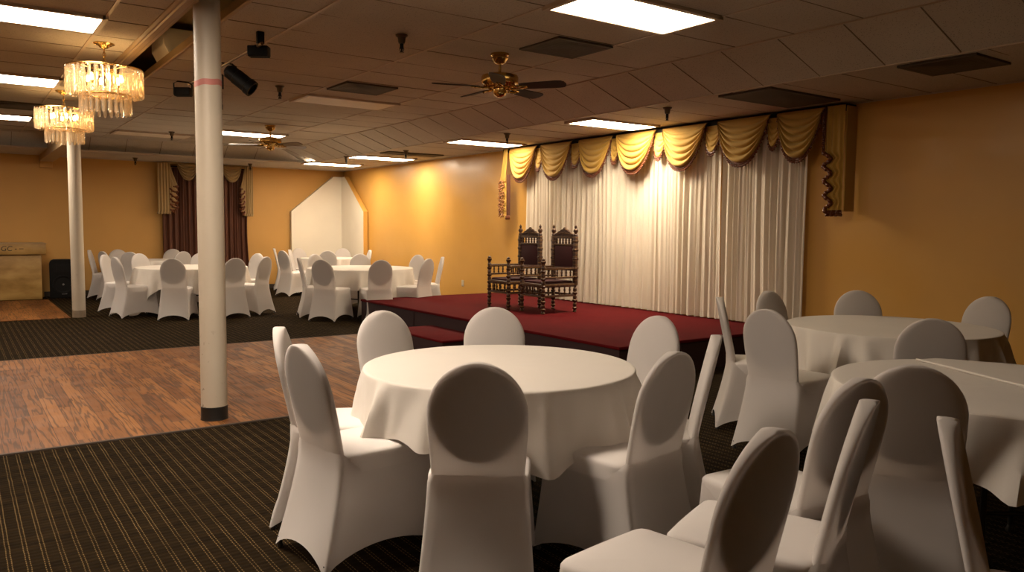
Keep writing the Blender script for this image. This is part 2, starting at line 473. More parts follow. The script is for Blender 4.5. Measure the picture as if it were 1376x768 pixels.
# ------------------------------------------------------------------ ceiling lights, vents, sprinklers
def ceil_light(x0, x1, y0, y1, z, mat, label, group='rectangular ceiling light panels'):
    cx, cy = (x0+x1)/2, (y0+y1)/2
    t = thing('ceiling_light', label, 'ceiling light', (cx, cy, z), 0, group)
    a, c = (x1-x0)/2, (y1-y0)/2
    b = bmesh.new()
    for s in (-1, 1):
        box(b, s*a-.02, s*a+.02, -c-.02, c+.02, -.028, .012)
        box(b, -a, a, s*c-.02, s*c+.02, -.028, .012)
    obj('frame', b, M['grid'], t)
    b = bmesh.new(); box(b, -a+.02, a-.02, -c+.02, c-.02, -.024, -.018)
    obj('diffuser', b, mat, t)
ceil_light(3.55, 4.75, 4.02, 4.60, ZC, LIGHTS['near'], 'large lit ceiling panel at the top centre, right of the near fan')
ceil_light(-.21, 1.01, 6.85, 7.42, ZC, LIGHTS['left'], 'large white lit ceiling panel at the top left, before the near chandelier')
ceil_light(-.20, 1.01, 3.68, 4.25, ZC, LIGHTS['front'], 'unseen lit ceiling panel, added to the left row to light the front')  # out of view: added to light the front, continuing the left row
ceil_light(-.20, 1.02, 10.0, 10.6, ZC, LIGHTS['left'], 'white lit ceiling panel on the left, between the near and farther chandeliers')
ceil_light(-.20, 1.02, 13.67, 14.27, ZC, LIGHTS['left'], 'small white lit ceiling panel at far left, behind the farther chandelier')
ceil_light(3.60, 4.82, 13.60, 14.15, ZC, LIGHTS['far'], 'lit ceiling panel just above the farther ceiling fan, right of the near pillar')
ceil_light(6.42, 7.55, 7.35, 7.86, ZL, LIGHTS['stage'], 'lit ceiling panel above the stage, nearest to the gold swags')
ceil_light(6.36, 7.55, 10.30, 10.80, ZL, LIGHTS['right'], 'lit ceiling panel in the lower ceiling left of the gold valance')
ceil_light(6.28, 7.50, 13.85, 14.40, ZL, LIGHTS['far'], 'lit ceiling panel second from the back corner along the right wall')
ceil_light(6.15, 7.32, 15.95, 16.48, ZL, LIGHTS['far'], 'lit ceiling panel nearest the back corner above the white board')
ceil_light(3.55, 4.76, 9.27, 9.86, ZC, M['unlit'], 'unlit pale ceiling panel right of the black spotlights')
ceil_light(2.30, 3.53, 14.75, 15.33, ZC, M['unlit'], 'unlit pale ceiling panel left of the near pillar, close to the back soffit')

def vent(x0, x1, y0, y1, z, label):
    cx, cy = (x0+x1)/2, (y0+y1)/2
    t = thing('ceiling_vent', label, 'vent', (cx, cy, z), 0, 'square ceiling air vents')
    a, c = (x1-x0)/2, (y1-y0)/2
    b = bmesh.new()
    for s in (-1, 1):
        box(b, s*a-.015, s*a+.015, -c-.015, c+.015, -.021, .012)
        box(b, -a, a, s*c-.015, s*c+.015, -.021, .012)
    obj('frame', b, M['vent'], t)
    b = bmesh.new()
    for k in range(5):
        u, w = 1-k/5.2, 1-(k+.72)/5.2
        # stepped square cones of a diffuser
        vo = [b.verts.new((sx*a*u*.96, sy*c*u*.96, -.020)) for sx, sy in ((-1,-1),(1,-1),(1,1),(-1,1))]
        vi = [b.verts.new((sx*a*w*.96, sy*c*w*.96, -.014)) for sx, sy in ((-1,-1),(1,-1),(1,1),(-1,1))]
        for i in range(4): b.faces.new((vo[i], vo[(i+1) % 4], vi[(i+1) % 4], vi[i]))
    box(b, -a*.95, a*.95, -c*.95, c*.95, -.016, -.012)
    obj('louver', b, M['vent'], t)
vent(4.17, 4.75, 5.22, 5.75, ZC, 'square air vent right of the near fan, below the large lit panel')
vent(3.60, 4.20, 8.23, 8.77, ZC, 'square air vent left of the near fan, before the unlit panel')
vent(6.38, 7.50, 4.76, 5.36, ZL, 'dark air vent in the lower ceiling just above the right end of the gold valance')
vent(6.38, 6.93, 2.92, 3.51, ZL, 'dark air vent in the lower ceiling at far right, over the bare wall')
vent(6.42, 7.52, 12.85, 13.2, ZL, 'long thin dark vent in the lower ceiling between two lit panels at the back')
vent(-.20, 1.02, 12.32, 12.93, ZC, 'dark air vent at far left behind the farther chandelier')

def sprinkler(x, y, z):
    t = bpy.data.objects.new('ceiling_sprinkler', None); COL.objects.link(t); t.location = (x, y, z)
    b = bmesh.new(); lathe(b, [(0, 0), (.052, 0), (.050, -.01), (.034, -.022), (.030, -.055), (.024, -.07), (0, -.072)], 16); obj('escutcheon', b, M['pipe'], t, 40)
    b = bmesh.new(); lathe(b, [(.016, -.07), (.016, -.11), (.008, -.115), (.008, -.14)], 12)
    for s in (-1, 1): tube(b, [(s*.014, 0, -.095), (s*.02, 0, -.115), (s*.012, 0, -.138)], .003, 6)
    obj('nozzle', b, M['blackm'], t, 40)
    b = bmesh.new(); lathe(b, [(0, -.138), (.02, -.14), (.02, -.144), (0, -.146)], 12); obj('deflector', b, M['pipe'], t, 40)
    return t
for x, y, z, lab in ((3.086, 5.95, ZC, 'sprinkler head hanging from the ceiling left of the near fan'),
                     (3.08, 8.92, ZC, 'sprinkler head hanging right of the black spotlights'),
                     (3.09, 14.39, ZC, 'small sprinkler head hanging left of the near pillar, on the higher ceiling'),
                     (6.49, 9.28, ZL, 'sprinkler head above the left end of the gold valance'),
                     (6.50, 6.20, ZL, 'sprinkler head above the fifth gold swag, right of the lit panel over the stage'),
                     (6.53, 12.44, ZL, 'sprinkler head between two lit panels near the back corner'),
                     (3.03, 17.37, ZL, 'tiny sprinkler head near the back wall, left of the maroon curtain'),
                     (6.19, 14.23, ZL, 'sprinkler head at the left end of the lit panel second from the back corner'),
                     (5.30, 17.3, ZL, 'tiny sprinkler head near the back wall, right of the maroon curtain')):
    tag(sprinkler(x, y, z-.012), lab, 'sprinkler', 'ceiling sprinkler heads')

# ------------------------------------------------------------------ chandeliers
def prism_bm(L, r):
    b = bmesh.new()
    n = 6
    rings = []
    for z, k in ((0, .55), (-.012, 1), (-L+.02, 1), (-L+.006, .7), (-L, .25)):
        rings.append([(r*k*cos(2*PI*i/n), r*k*sin(2*PI*i/n), z) for i in range(n)])
    loft(b, rings); return b
def chandelier(x, y, label):
    t = thing('chandelier', label, 'chandelier', (x, y, ZC), .2, 'two tier crystal chandeliers')
    b = bmesh.new(); lathe(b, [(0, 0), (.085, 0), (.088, -.008), (.06, -.022), (.05, -.018), (.035, -.04), (.012, -.05), (0, -.052)], 24); obj('canopy', b, M['brass'], t, 40)
    b = bmesh.new()
    for k in range(7):
        z = -.055-.028*k
        pts = [(.013*cos(a)*(k % 2), .013*cos(a)*(1-k % 2), z-.016+.02*sin(a)) for a in [2*PI*i/10 for i in range(11)]]
        tube(b, pts, .0035, 5)
    tube(b, [(0, 0, -.05), (.004, 0, -.14), (0, 0, -.25)], .003, 5)
    obj('chain', b, M['brass'], t, 60)
    b = bmesh.new()
    for r, z in ((.305, -.222), (.255, -.222), (.205, -.455), (.16, -.455), (.08, -.24)):
        tube(b, [(r*cos(2*PI*i/40), r*sin(2*PI*i/40), z) for i in range(41)], .006, 6)
    for k in range(4):
        a = k*PI/2+.3
        tube(b, [(0, 0, -.24), (.305*cos(a), .305*sin(a), -.222)], .005, 6)
        tube(b, [(.08*cos(a), .08*sin(a), -.24), (.16*cos(a), .16*sin(a), -.455), (.205*cos(a), .205*sin(a), -.455)], .004, 6)
    lathe(b, [(0, -.235), (.03, -.24), (.045, -.27), (.03, -.30), (0, -.31)], 16)
    obj('frame', b, M['brass'], t, 60)
    up_, lo_, inn = None, None, None
    for n, r, z, L, rr, key in ((38, .302, -.225, .235, .0135, 'u'), (25, .200, -.455, .165, .0140, 'l'), (22, .245, -.225, .215, .011, 'i')):
        first = None
        for k in range(n):
            a = 2*PI*(k+.5*(key == 'i'))/n
            if first is None: o = first = obj('crystal_prism', prism_bm(L, rr), M['crystal'], t, 20)
            else:
                o = first.copy(); COL.objects.link(o); o.parent = t
            o.location = (r*cos(a), r*sin(a), z-.006); o.rotation_euler = (0, 0, a)
    b = bmesh.new(); rnd = random.Random(3)
    for k in range(420):
        a = rnd.uniform(0, 2*PI); q = rnd.random()
        r = .27*math.sqrt(rnd.random()) if q < .75 else .28
        z = rnd.uniform(-.475, -.40) if q < .9 else rnd.uniform(-.40, -.26)
        ico(b, (r*cos(a), r*sin(a), z), rnd.uniform(.008, .014), 1)
    o = obj('crystal_beads', b, M['crystal'], t, 40); o['kind'] = 'stuff'
    for k in range(6):
        a = k*PI/3+.4
        b = bmesh.new(); lathe(b, [(0, -.275), (.008, -.285), (.013, -.305), (.013, -.325), (.009, -.34)], 12, (.14*cos(a), .14*sin(a)))
        o = obj('bulb', b, M['bulb'], t, 60)
        b = bmesh.new(); lathe(b, [(.010, -.338), (.011, -.36), (.018, -.37), (.018, -.374)], 12, (.14*cos(a), .14*sin(a)))
        obj('candle_socket', b, M['brass'], t, 40)
chandelier(1.143, 7.87, 'crystal chandelier nearer the camera, its brass canopy seen on the ceiling above it')
chandelier(1.135, 10.94, 'crystal chandelier farther back, hanging in front of the thin pillar')

# ------------------------------------------------------------------ ceiling fans
def fan(x, y, label, drop, a0, bl, under):
    t = thing('ceiling_fan', label, 'ceiling fan', (x, y, ZC), 0, 'brass five blade ceiling fans')
    b = bmesh.new(); lathe(b, [(0, 0), (.085, 0), (.085, -.02), (.07, -.03), (.075, -.045), (.05, -.085), (.03, -.095), (0, -.096)], 28); obj('canopy', b, M['brass'], t, 40)
    b = bmesh.new(); lathe(b, [(.013, -.09), (.013, -drop+.01), (.03, -drop+.01), (.03, -drop-.01)], 16); obj('downrod', b, M['brass'], t, 40)
    b = bmesh.new(); z = -drop
    lathe(b, [(0, z+.02), (.05, z+.018), (.13, z), (.165, z-.012), (.172, z-.03), (.172, z-.075), (.165, z-.088), (.15, z-.095), (.13, z-.115), (.06, z-.125), (0, z-.126)], 36); obj('motor', b, M['brass'], t, 35)
    b = bmesh.new()
    lathe(b, [(.05, z-.12), (.062, z-.13), (.062, z-.17), (.05, z-.19), (.02, z-.205), (0, z-.206)], 24)
    for k in range(30):
        a = 2*PI*k/30; ico(b, (.10*cos(a), .10*sin(a), z-.125), .010, 1); ico(b, (.145*cos(a+.1), .145*sin(a+.1), z-.108), .009, 1)
    obj('switch_housing', b, M['brass'], t, 35)
    for k in range(5):
        a = R(a0+72*k)
        Mx = Matrix.Rotation(a, 4, 'Z') @ Matrix.Translation((0, 0, z-.115)) @ Matrix.Rotation(R(-13), 4, 'X')
        b = bmesh.new()
        pts = [(.20, -.05), (.24, -.062), (.55, -.075), (.60, -.068), (.625, -.045), (.635, 0), (.625, .045), (.60, .068), (.55, .075), (.24, .062), (.20, .05)]
        for zz in (0,): prism(b, pts, 'z', -.004, .004)
        for v in b.verts: v.co = Mx @ v.co
        o = obj('blade', b, bl, t)
        b = bmesh.new()
        for s in (-1, 1): tube(b, [Mx @ Vector(p) for p in ((.09, s*.01, -.006), (.15, s*.035, -.012), (.20, s*.03, -.008), (.27, s*.01, -.007))], .008, 6)
        for q in range(5): ico(b, Mx @ Vector((.14+.025*q, .03*sin(q*1.9), -.012)), .010, 1)
        obj('blade_bracket', b, M['brass'], o, 50)
fan(4.155, 6.067, 'brass ceiling fan with dark wooden blades, nearer the camera above the stage front', .19, -55, M['walnut'], 0)
fan(4.16, 12.52, 'brass ceiling fan with light blades, farther back beside the near pillar', .20, 10, M['oak'], 0)

# ------------------------------------------------------------------ black stage lights by the pillar
tb = thing('spotlight_bar', 'black spotlight bar with four lamps hanging from the ceiling behind the near pillar', 'stage light', (2.12, 6.6, ZC))
b = bmesh.new(); tube(b, [(0, -.05, -.105), (-.02, 2.35, -.105)], .014, 8); obj('bar', b, simple('dull_bar_metal', (.16, .10, .05), .35, .7), tb, 40)
for yy in (.0, 1.9):
    b = bmesh.new(); bbox(b, -.03, .03, yy-.02, yy+.02, -.10, -.002, .005); obj('stem', b, M['blackm'], tb, 30)
def lamp_head(loc, rot, L, r, boxy=False):
    b = bmesh.new()
    Mx = Matrix.Translation(loc) @ rot
    if boxy:
        bbox(b, -.085, .085, -.05, .05, -.045, .035, .008, 2, Mx)
        for k in range(5): box(b, -.08, .08, -.04+.018*k, -.03+.018*k, -.052, -.044, Mx)
    else:
        lathe(b, [(0, 0), (r*.6, 0), (r, -.03), (r, -L*.35), (r*1.06, -L*.36), (r*1.06, -L*.8), (r*1.15, -L*.82), (r*1.15, -L), (r*.9, -L), (r*.9, -L+.03), (0, -L+.03)], 20, (0, 0), Mx)
    o = obj('lamp_head', b, M['blackm'], tb, 30)
    return o
def lamp_yoke(o, loc, w, topz):
    b = bmesh.new()
    tube(b, [(loc[0]-w, loc[1], loc[2]-.06), (loc[0]-w, loc[1], topz-.02), (loc[0]-w*.6, loc[1], topz), (loc[0]+w*.6, loc[1], topz), (loc[0]+w, loc[1], topz-.02), (loc[0]+w, loc[1], loc[2]-.06)], .007, 6)
    obj('yoke', b, M['blackm'], o, 40)
Z3 = Matrix.Rotation
o = lamp_head((.02, .10, -.135), Z3(-.6, 4, 'Z'), 0, 0, True); lamp_yoke(o, (.02, .10, -.12), .05, -.095)
o = lamp_head((0, .98, -.15), Z3(R(-35), 4, 'Z') @ Z3(R(-52), 4, 'Y'), .30, .068); lamp_yoke(o, (0, .98, -.15), .085, -.10)
o = lamp_head((.03, 1.45, -.20), Z3(0, 4, 'Y'), .26, .05); lamp_yoke(o, (.03, 1.45, -.20), .062, -.105)
o = lamp_head((-.11, 2.2, -.20), Z3(-.6, 4, 'Z'), 0, 0, True); lamp_yoke(o, (-.11, 2.2, -.18), .09, -.105)

# ------------------------------------------------------------------ stage
X0, X1, YA, YZ, ZS = 5.135, 7.865, 5.45, 11.30, .33
st = thing('stage', 'low stage covered in deep red carpet along the right wall', 'stage', ((X0+X1)/2, (YA+YZ)/2, 0))
hx, hy = (X1-X0)/2, (YZ-YA)/2
b = bmesh.new(); bbox(b, -hx, hx, -hy, hy, ZS-.035, ZS, .012, 2); obj('deck', b, M['red'], st, 40)
b = bmesh.new()
n = 90
def wav(i): return .006*sin(i*1.7)
box(b, -hx+.012, hx-.01, -hy+.012, hy-.012, 0, ZS-.036)
for yy in (-.55, 1.2): box(b, -hx+.004, -hx+.014, yy-.006, yy+.006, .005, ZS-.04)
for xx in (-.5, .6): box(b, xx-.006, xx+.006, -hy+.004, -hy+.014, .005, ZS-.04)
obj('skirt', b, M['skirt'], st)
sp = thing('stage_step', 'small red carpeted step in front of the stage', 'step', (4.80, 8.35, 0))
b = bmesh.new(); bbox(b, -.31, .325, -.67, .67, .135, .165, .012, 2); obj('tread', b, M['red'], sp, 40)
b = bmesh.new(); box(b, -.30, .32, -.66, .66, 0, .136); obj('riser', b, M['skirt'], sp)

# ------------------------------------------------------------------ carved stage chairs
def turned(h, r=.026, z0=0, gaps=()):
    """profile of a turned post: beads, rings and vases"""
    p = [(r*.8, z0), (r*1.1, z0+.015), (r*.6, z0+.035)]
    z = z0+.035
    while z < z0+h-.06:
        p += [(r*1.25, z+.018), (r*1.25, z+.03), (r*.7, z+.042), (r*1.0, z+.055), (r*.95, z+.085), (r*.65, z+.095)]
        z += .1
    p += [(r, z0+h-.03), (r*.9, z0+h)]
    q = [p[0]]
    for a in p[1:]:
        if a[1] > q[-1][1]: q.append(a)
    return q
def throne(x, y, rz, label):
    """carved armchair facing +X of its own frame turned by rz; width along Y"""
    t = thing('carved_armchair', label, 'chair', (x, y, ZS+.001), rz, 'carved wooden armchairs on the stage')
    w, d = .235, .27                       # half width, half depth
    c = M['carved']
    for sy in (-1, 1):
        b = bmesh.new(); lathe(b, turned(.66, .027), 14, (d, sy*w)); lathe(b, [(.02, .655), (.034, .67), (.034, .69), (.02, .70), (.026, .715), (0, .73)], 14, (d, sy*w))
        obj('front_post', b, c, t, 50)
        b = bmesh.new(); lathe(b, turned(.36, .027), 14, (-d, sy*w))
        bbox(b, -d-.026, -d+.026, sy*w-.026, sy*w+.026, .36, 1.02, .006)
        for z in (.46, .58, .70, .82, .94): bbox(b, -d-.031, -d+.031, sy*w-.031, sy*w+.031, z, z+.03, .006)
        lathe(b, [(.022, 1.02), (.032, 1.035), (.018, 1.055), (.034, 1.085), (.03, 1.105), (.012, 1.125), (.02, 1.14), (.014, 1.16), (0, 1.18)], 14, (-d, sy*w))
        obj('back_post', b, c, t, 50)
    for sy in (-1, 1):                     # arms with spindles below
        b = bmesh.new(); bbox(b, -d, d, sy*w-.022, sy*w+.022, .575, .61, .008)
        bbox(b, -d, d, sy*w-.016, sy*w+.016, .46, .485, .006)
        obj('arm_rail', b, c, t, 30)
        for k in range(6):
            b = bmesh.new(); xx = -d+.08+.076*k
            lathe(b, [(.008, .483), (.014, .50), (.008, .515), (.016, .535), (.008, .555), (.012, .577)], 8, (xx, sy*w)); obj('spindle', b, c, t, 60)
    # seat frame, lower rails and spindles
    b = bmesh.new()
    for sy in (-1, 1):
        bbox(b, -d, d, sy*w-.022, sy*w+.022, .345, .395, .008); bbox(b, -d, d, sy*w-.015, sy*w+.015, .215, .245, .006)
    for sx in (-1, 1):
        bbox(b, sx*d-.022, sx*d+.022, -w, w, .345, .395, .008); bbox(b, sx*d-.015, sx*d+.015, -w, w, .215, .245, .006)
    obj('seat_frame', b, c, t, 30)
    for sy in (-1, 1):
        for k in range(5):
            b = bmesh.new(); lathe(b, [(.008, .243), (.015, .262), (.008, .28), (.015, .305), (.009, .325), (.012, .347)], 8, (-d+.09+.09*k, sy*w)); obj('spindle', b, c, t, 60)
    for k in range(4):
        b = bmesh.new(); lathe(b, [(.008, .243), (.015, .262), (.008, .28), (.015, .305), (.009, .325), (.012, .347)], 8, (d, -w+.094+.094*k)); obj('spindle', b, c, t, 60)
    b = bmesh.new(); bbox(b, -d+.02, d-.02, -w+.02, w-.02, .385, .425, .016, 3); obj('seat_cushion', b, M['velvet'], t, 40, label='dark maroon velvet seat')
    b = bmesh.new(); bbox(b, -d-.016, -d+.018, -w+.035, w-.035, .60, .885, .01, 2); obj('back_panel', b, M['velvet'], t, 40, label='dark maroon velvet back')
    for za, zb_ in ((.555, .60), (.885, .915), (.985, 1.015)):
        b = bmesh.new(); bbox(b, -d-.018, -d+.018, -w, w, za, zb_, .006); obj('back_rail', b, c, t, 30)
    for k in range(6):
        b = bmesh.new(); lathe(b, [(.009, .913), (.016, .93), (.009, .945), (.017, .96), (.010, .975), (.013, .987)], 8, (-d, -w+.07+.066*k)); obj('spindle', b, c, t, 60)
    # pediment crest
    b = bmesh.new(); pts = [(-w+.028, 1.012)]
    for k in range(21):
        u = -1+2*k/20
        pts.append((u*(w-.028), 1.035+.085*(1-abs(u)**1.25)+.012*math.exp(-(u/.13)**2)+.006*cos(u*22)))
    pts.append((w-.028, 1.012))
    prism(b, pts, 'x', -d-.016, -d+.016)
    for k in range(9): ico(b, (-d+.016, (-.8+.2*k)*(w-.05), 1.03+.04*(1-abs(-.8+.2*k))), .014, 1)
    obj('crest', b, c, t, 30)
throne(6.455, 9.02, PI, 'left carved dark wooden armchair on the red stage, nearer the bare wall')
throne(6.525, 8.33, PI, 'right carved dark wooden armchair on the red stage, before the sheer curtain')

# ------------------------------------------------------------------ sheer curtain
sc = thing('sheer_curtain', 'long cream pleated sheer curtain hanging behind the red stage', 'curtain', (7.78, 7.9, 0))
rnd = random.Random(11)
ys_all = (5.28, 6.45, 7.55, 8.72, 9.65, 10.55)
for pi_, (ya, yb) in enumerate(zip(ys_all, ys_all[1:])):
    b = bmesh.new()
    # pleat crests at irregular spacing; two frequencies, drifting a little down the cloth
    cols, ph, y = [], rnd.uniform(0, 6), ya
    N = int((yb-ya)/.0085)
    fr = [rnd.uniform(34, 78) for _ in range(40)]
    acc = ph
    for i in range(N+1):
        yy = ya+(yb-ya)*i/N
        acc += (yb-ya)/N*fr[int((yy-ya)/.06) % 40]
        cols.append((yy, acc))
    zt, zb, nz = 2.725, .345, 14
    lean = rnd.uniform(-.05, .05)
    vr = []
    for j in range(nz+1):
        v = j/nz; z = zt+(zb-zt)*v
        row = []
        for i, (yy, a) in enumerate(cols):
            amp = .024+.012*v+.009*sin(yy*9+2*v)
            x = amp*(1-2*abs(sin(.5*(a+.7*sin(2.2*v+yy*5))))**.8) + .008*sin(a*2.3+1.5*v) + .010*sin(yy*4.1)
            e = min(i, N-i)/N
            row.append((x-.008*(1 if pi_ % 2 else -1), yy-7.9+lean*v*(1-abs(2*i/N-1))+.01*sin(3*v+pi_), z+.004*sin(a)))
        vr.append(row)
    loft(b, vr, closed=False)
    obj('curtain_panel', b, M['sheer'], sc, 180)
b = bmesh.new(); tube(b, [(.03, -2.75, 2.722), (.03, 2.75, 2.722)], .010, 8); obj('curtain_rod', b, M['blackm'], sc, 60)

# ------------------------------------------------------------------ swag valance
def swag_bm(y0, y1, zt, drop, bulge=.05, folds=6, flat=.18, n=40, m=42, seed=0):
    """swag hanging between (y0,zt) and (y1,zt) in the plane x=0, bulging to -x"""
    b = bmesh.new(); rn = random.Random(seed); ph = rn.uniform(-.3, .3)
    rings = []
    for j in range(m+1):
        v = j/m
        row = []
        for i in range(n+1):
            u = -1+2*i/n
            shape = (1-abs(u)**2.3)
            # the gathered sides draw in as the cloth falls
            yy = (y0+y1)/2 + u*(y1-y0)/2*(1-.10*v*(1-v*.2))
            dz = drop*(flat*v + (1-flat)*v*shape) if v < 1 else drop*(flat+(1-flat)*shape)
            dz = drop*v*(.10+.90*shape**.85)
            q = v*folds + .25*u*ph
            ridge = abs(sin(PI*q))**.55
            amp = bulge*(.35+.65*min(1, v*3))*(.55+.45*shape)
            x = -.02 - amp*ridge*(.4+.6*v) - .045*v*shape
            row.append((x, yy, zt-dz-.012*ridge*v*shape))
        rings.append(row)
    loft(b, rings, closed=False)
    edge = rings[-1]
    return b, edge
def fringe_bm(edge, hang=.05, bead=.011, step=1):
    bead *= 1.25
    b = bmesh.new()
    loft(b, [[(p[0]-.006, p[1], p[2]+.012) for p in edge], [(p[0]-.012, p[1], p[2]-.008) for p in edge], [(p[0]-.010, p[1], p[2]-hang*.55) for p in edge], [(p[0]-.002, p[1], p[2]-hang*.5) for p in edge], [(p[0]+.002, p[1], p[2]+.012) for p in edge]], closed=False)
    for k, p in enumerate(edge):
        if k % step: continue
        ico(b, (p[0]-.012, p[1], p[2]-hang*(.62+.1*(k % 2))), bead, 1)
        ico(b, (p[0]-.014, p[1], p[2]-hang*.30), bead*.7, 1)
    return b
va = thing('swag_valance', 'gold swag valance with maroon bead fringe above the sheer curtain', 'valance', (7.70, 7.9, 0))
SW = [(10.89, 10.13), (10.04, 9.25), (9.10, 8.35), (8.285, 7.507), (7.40, 6.637), (6.486, 5.708), (5.628, 5.019)]
ZV = 2.765
b = bmesh.new(); box(b, .0, .15, -3.13, 3.23, ZV-.03, ZV+.02); obj('pelmet_board', b, M['blackm'], va)
for i, (a, c) in enumerate(SW):
    b, e = swag_bm(c-7.9, a-7.9, ZV+.01, .525, .075, 6, seed=i)
    o = obj('swag', b, M['gold'], va, 180)
    obj('fringe', fringe_bm(e, .065, .012), M['fringe'], o, 60)
for i in range(6):
    a, c = SW[i][1], SW[i+1][0]
    b, e = swag_bm(c-.07-7.9, a+.07-7.9, ZV, .36, .03, 5, n=14, seed=i+20)
    for v in b.verts: v.co.x += .035
    e = [(p[0]+.035, p[1], p[2]) for p in e]
    o = obj('small_swag', b, M['gold'], va, 180)
    obj('fringe', fringe_bm(e, .06, .012), M['fringe'], o, 60)
def cascade(root, yc, w, zt, zb, side, mat, fr, ax='y', ruff=4, zr=None, pw=.62):
    """tail: flat pleated panel of width w, and a zigzag ruffled edge on the inner side"""
    b = bmesh.new(); n = 24
    def P(x, y, z): return (x, y, z) if ax == 'y' else (y, x, z)
    rows = []
    for j in range(13):
        v = j/12
        rows.append([P(-.03-.014*sin(i*1.15+.4*v)-.02*sin(PI*i/n), yc+side*w*(pw*(i/n)-.5*pw+.19), zt+(zb-zt)*v) for i in range(n+1)])
    loft(b, rows, closed=False)
    o = obj('tail', b, mat, root, 180)
    obj('fringe', fringe_bm([rows[-1][i] for i in range(0, n+1)], .055, .010), fr, o, 60)
    # zigzag
    b = bmesh.new(); z0 = zr if zr else zt-.5*(zt-zb)
    edge = []
    m = ruff*12
    for k in range(m+1):
        q = k/m; zz = z0+(zb-z0)*q
        s = sin(q*ruff*2*PI)
        edge.append(P(-.045-.02*cos(q*ruff*2*PI), yc-side*w*(.30+.17*s), zz-.02*cos(q*ruff*4*PI)))
    inner = [P(-.025, yc-side*w*.10, zt+(zb-zt)*max(0, (k/m))) for k in range(m+1)]
    top = [P(-.04, yc-side*w*(.30-.2*0), zt+(z0-zt)*(k/m)) for k in range(m+1)]
    loft(b, [inner, [tuple(.5*(p[i]+q[i]) for i in range(3)) for p, q in zip(inner, edge)], edge], closed=False)
    o2 = obj('ruffle', b, fr if fr is M['fringe'] else mat, o, 180)
    return o, edge
def ruffle_fringe(edge, root, fr, r=.016):
    b = bmesh.new()
    tube(b, edge, r*.8, 6)
    for k, p in enumerate(edge):
        ico(b, (p[0]-.012, p[1], p[2]), r*(.8+.3*(k % 2)), 1)
    obj('fringe', b, fr, root, 60)
b = bmesh.new(); rows = []; e = []
for j in range(81):
    z = ZV+.01-(ZV+.01-1.66)*j/80
    q = max(0, (2.30-z)/(2.30-1.66))
    yi = 4.99 if z > 2.30 else 4.945-.035*q+.042*cos(q*26)*(1-.2*q)
    if z <= 2.30: e.append((-.075-.02*sin(q*26), yi-7.9, z))
    rows.append([(-.035-.016*sin(i*.95)*(.5+.5*j/80)-.03*(1-i/20)*min(1, q*4), (yi+(4.775-yi)*i/20)-7.9, z) for i in range(21)])
loft(b, rows, closed=False); o = obj('tail', b, M['gold'], va, 180)
obj('fringe', fringe_bm(rows[-1], .06, .012), M['fringe'], o, 60)
ruffle_fringe(e, o, M['fringe'], .024)
b = bmesh.new(); tube(b, [(-.05, 5.0-7.9, ZV), (-.06, 5.0-7.9, 2.30)], .012, 8)
for k in range(22): ico(b, (-.07, 5.0-7.9+.008*(k % 2), ZV-.02-.021*k), .013, 1)
obj('fringe', b, M['fringe'], o, 60)
b = bmesh.new(); rows = []
for j in range(11):
    v = j/10
    rows.append([(-.05-.012*sin(i*1.3)-.015*v, 10.91-7.9+(.13+.05*v)*i/14+.05*v, ZV+.02-(ZV-2.22)*v-.06*(i/14)*v) for i in range(15)])
loft(b, rows, closed=False); o = obj('tail', b, M['gold'], va, 180)
b = bmesh.new(); e = []
for k in range(61):
    q = k/60; e.append((-.07-.03*cos(q*31), 11.05-7.9+.062*sin(q*31.4), 2.25-.62*q))
loft(b, [[(-.04, 10.97-7.9, p[2]) for p in e], [(-.085, 11.02-7.9+.02*sin(k*.5), p[2]) for k, p in enumerate(e)], [(-.06, 11.13-7.9+.02*sin(k*.52), p[2]) for k, p in enumerate(e)]], closed=False)
o2 = obj('ruffle', b, M['gold'], o, 180)
for k in range(170):
    q = random.random(); e.append((-.075-.025*random.random(), 10.98-7.9+.15*random.random(), 2.25-.6*q))
b = bmesh.new()
for p in e: ico(b, p, random.uniform(.010, .017), 1)
obj('fringe', b, M['fringeg'], o, 60)
b = bmesh.new()
loft(b, [[(-.03-.012*sin(i*1.1), 10.86-7.9+.115*i/10, z) for i in range(11)] for z in (2.35, 2.0, 1.66)], closed=False)
o3 = obj('lining', b, M['maroon'], o, 180, label='dark maroon lining')
b = bmesh.new()
for k in range(9): lathe(b, [(0, 1.665), (.008, 1.655), (.012, 1.62), (.006, 1.60), (0, 1.598)], 8, (-.04, 10.865-7.9+.0135*k))
obj('tassel_edge', b, M['fringe'], o, 60)
# returns to the wall at both ends
for y, z in ((4.768-7.9, 1.66),):
    b = bmesh.new(); box(b, -.02, .16, y-.006, y+.006, z, ZV); obj('return_flap', b, M['gold'], va)

# ------------------------------------------------------------------ back window drapes
dr = thing('window_drape', 'brown maroon floor length drapes on the back wall behind the near pillar', 'curtain', (4.58, YB-.10, 0))
for a, c, sw in ((-.90, -.02, 0), (.02, .93, 1)):
    b = bmesh.new(); rows = []
    for j in range(16):
        v = j/15; row = []
        for i in range(121):
            u = i/120
            y = -.03*sin(u*44+.6*sin(3*v)+sw)-.012*sin(u*97)
            x = a+(c-a)*u + (.10*sin(PI*v)**2*(u-.5)*(-1 if sw else .3))
            row.append((x, y, 2.70-2.66*v))
        rows.append(row)
    loft(b, rows, closed=False); obj('drape_panel', b, M['maroon'], dr, 180)
b = bmesh.new(); tube(b, [(-.95, 0, 2.72), (.98, 0, 2.72)], .014, 8); obj('curtain_rod', b, M['blackm'], dr, 60)
bv = thing('back_valance', 'tan swag valance with maroon zigzag tails over the maroon drapes', 'valance', (4.58, YB-.16, 0))
def rot_swag(bm_, e):
    for v in bm_.verts: v.co = Vector((v.co.y, v.co.x, v.co.z))
    return [(p[1], p[0], p[2]) for p in e]
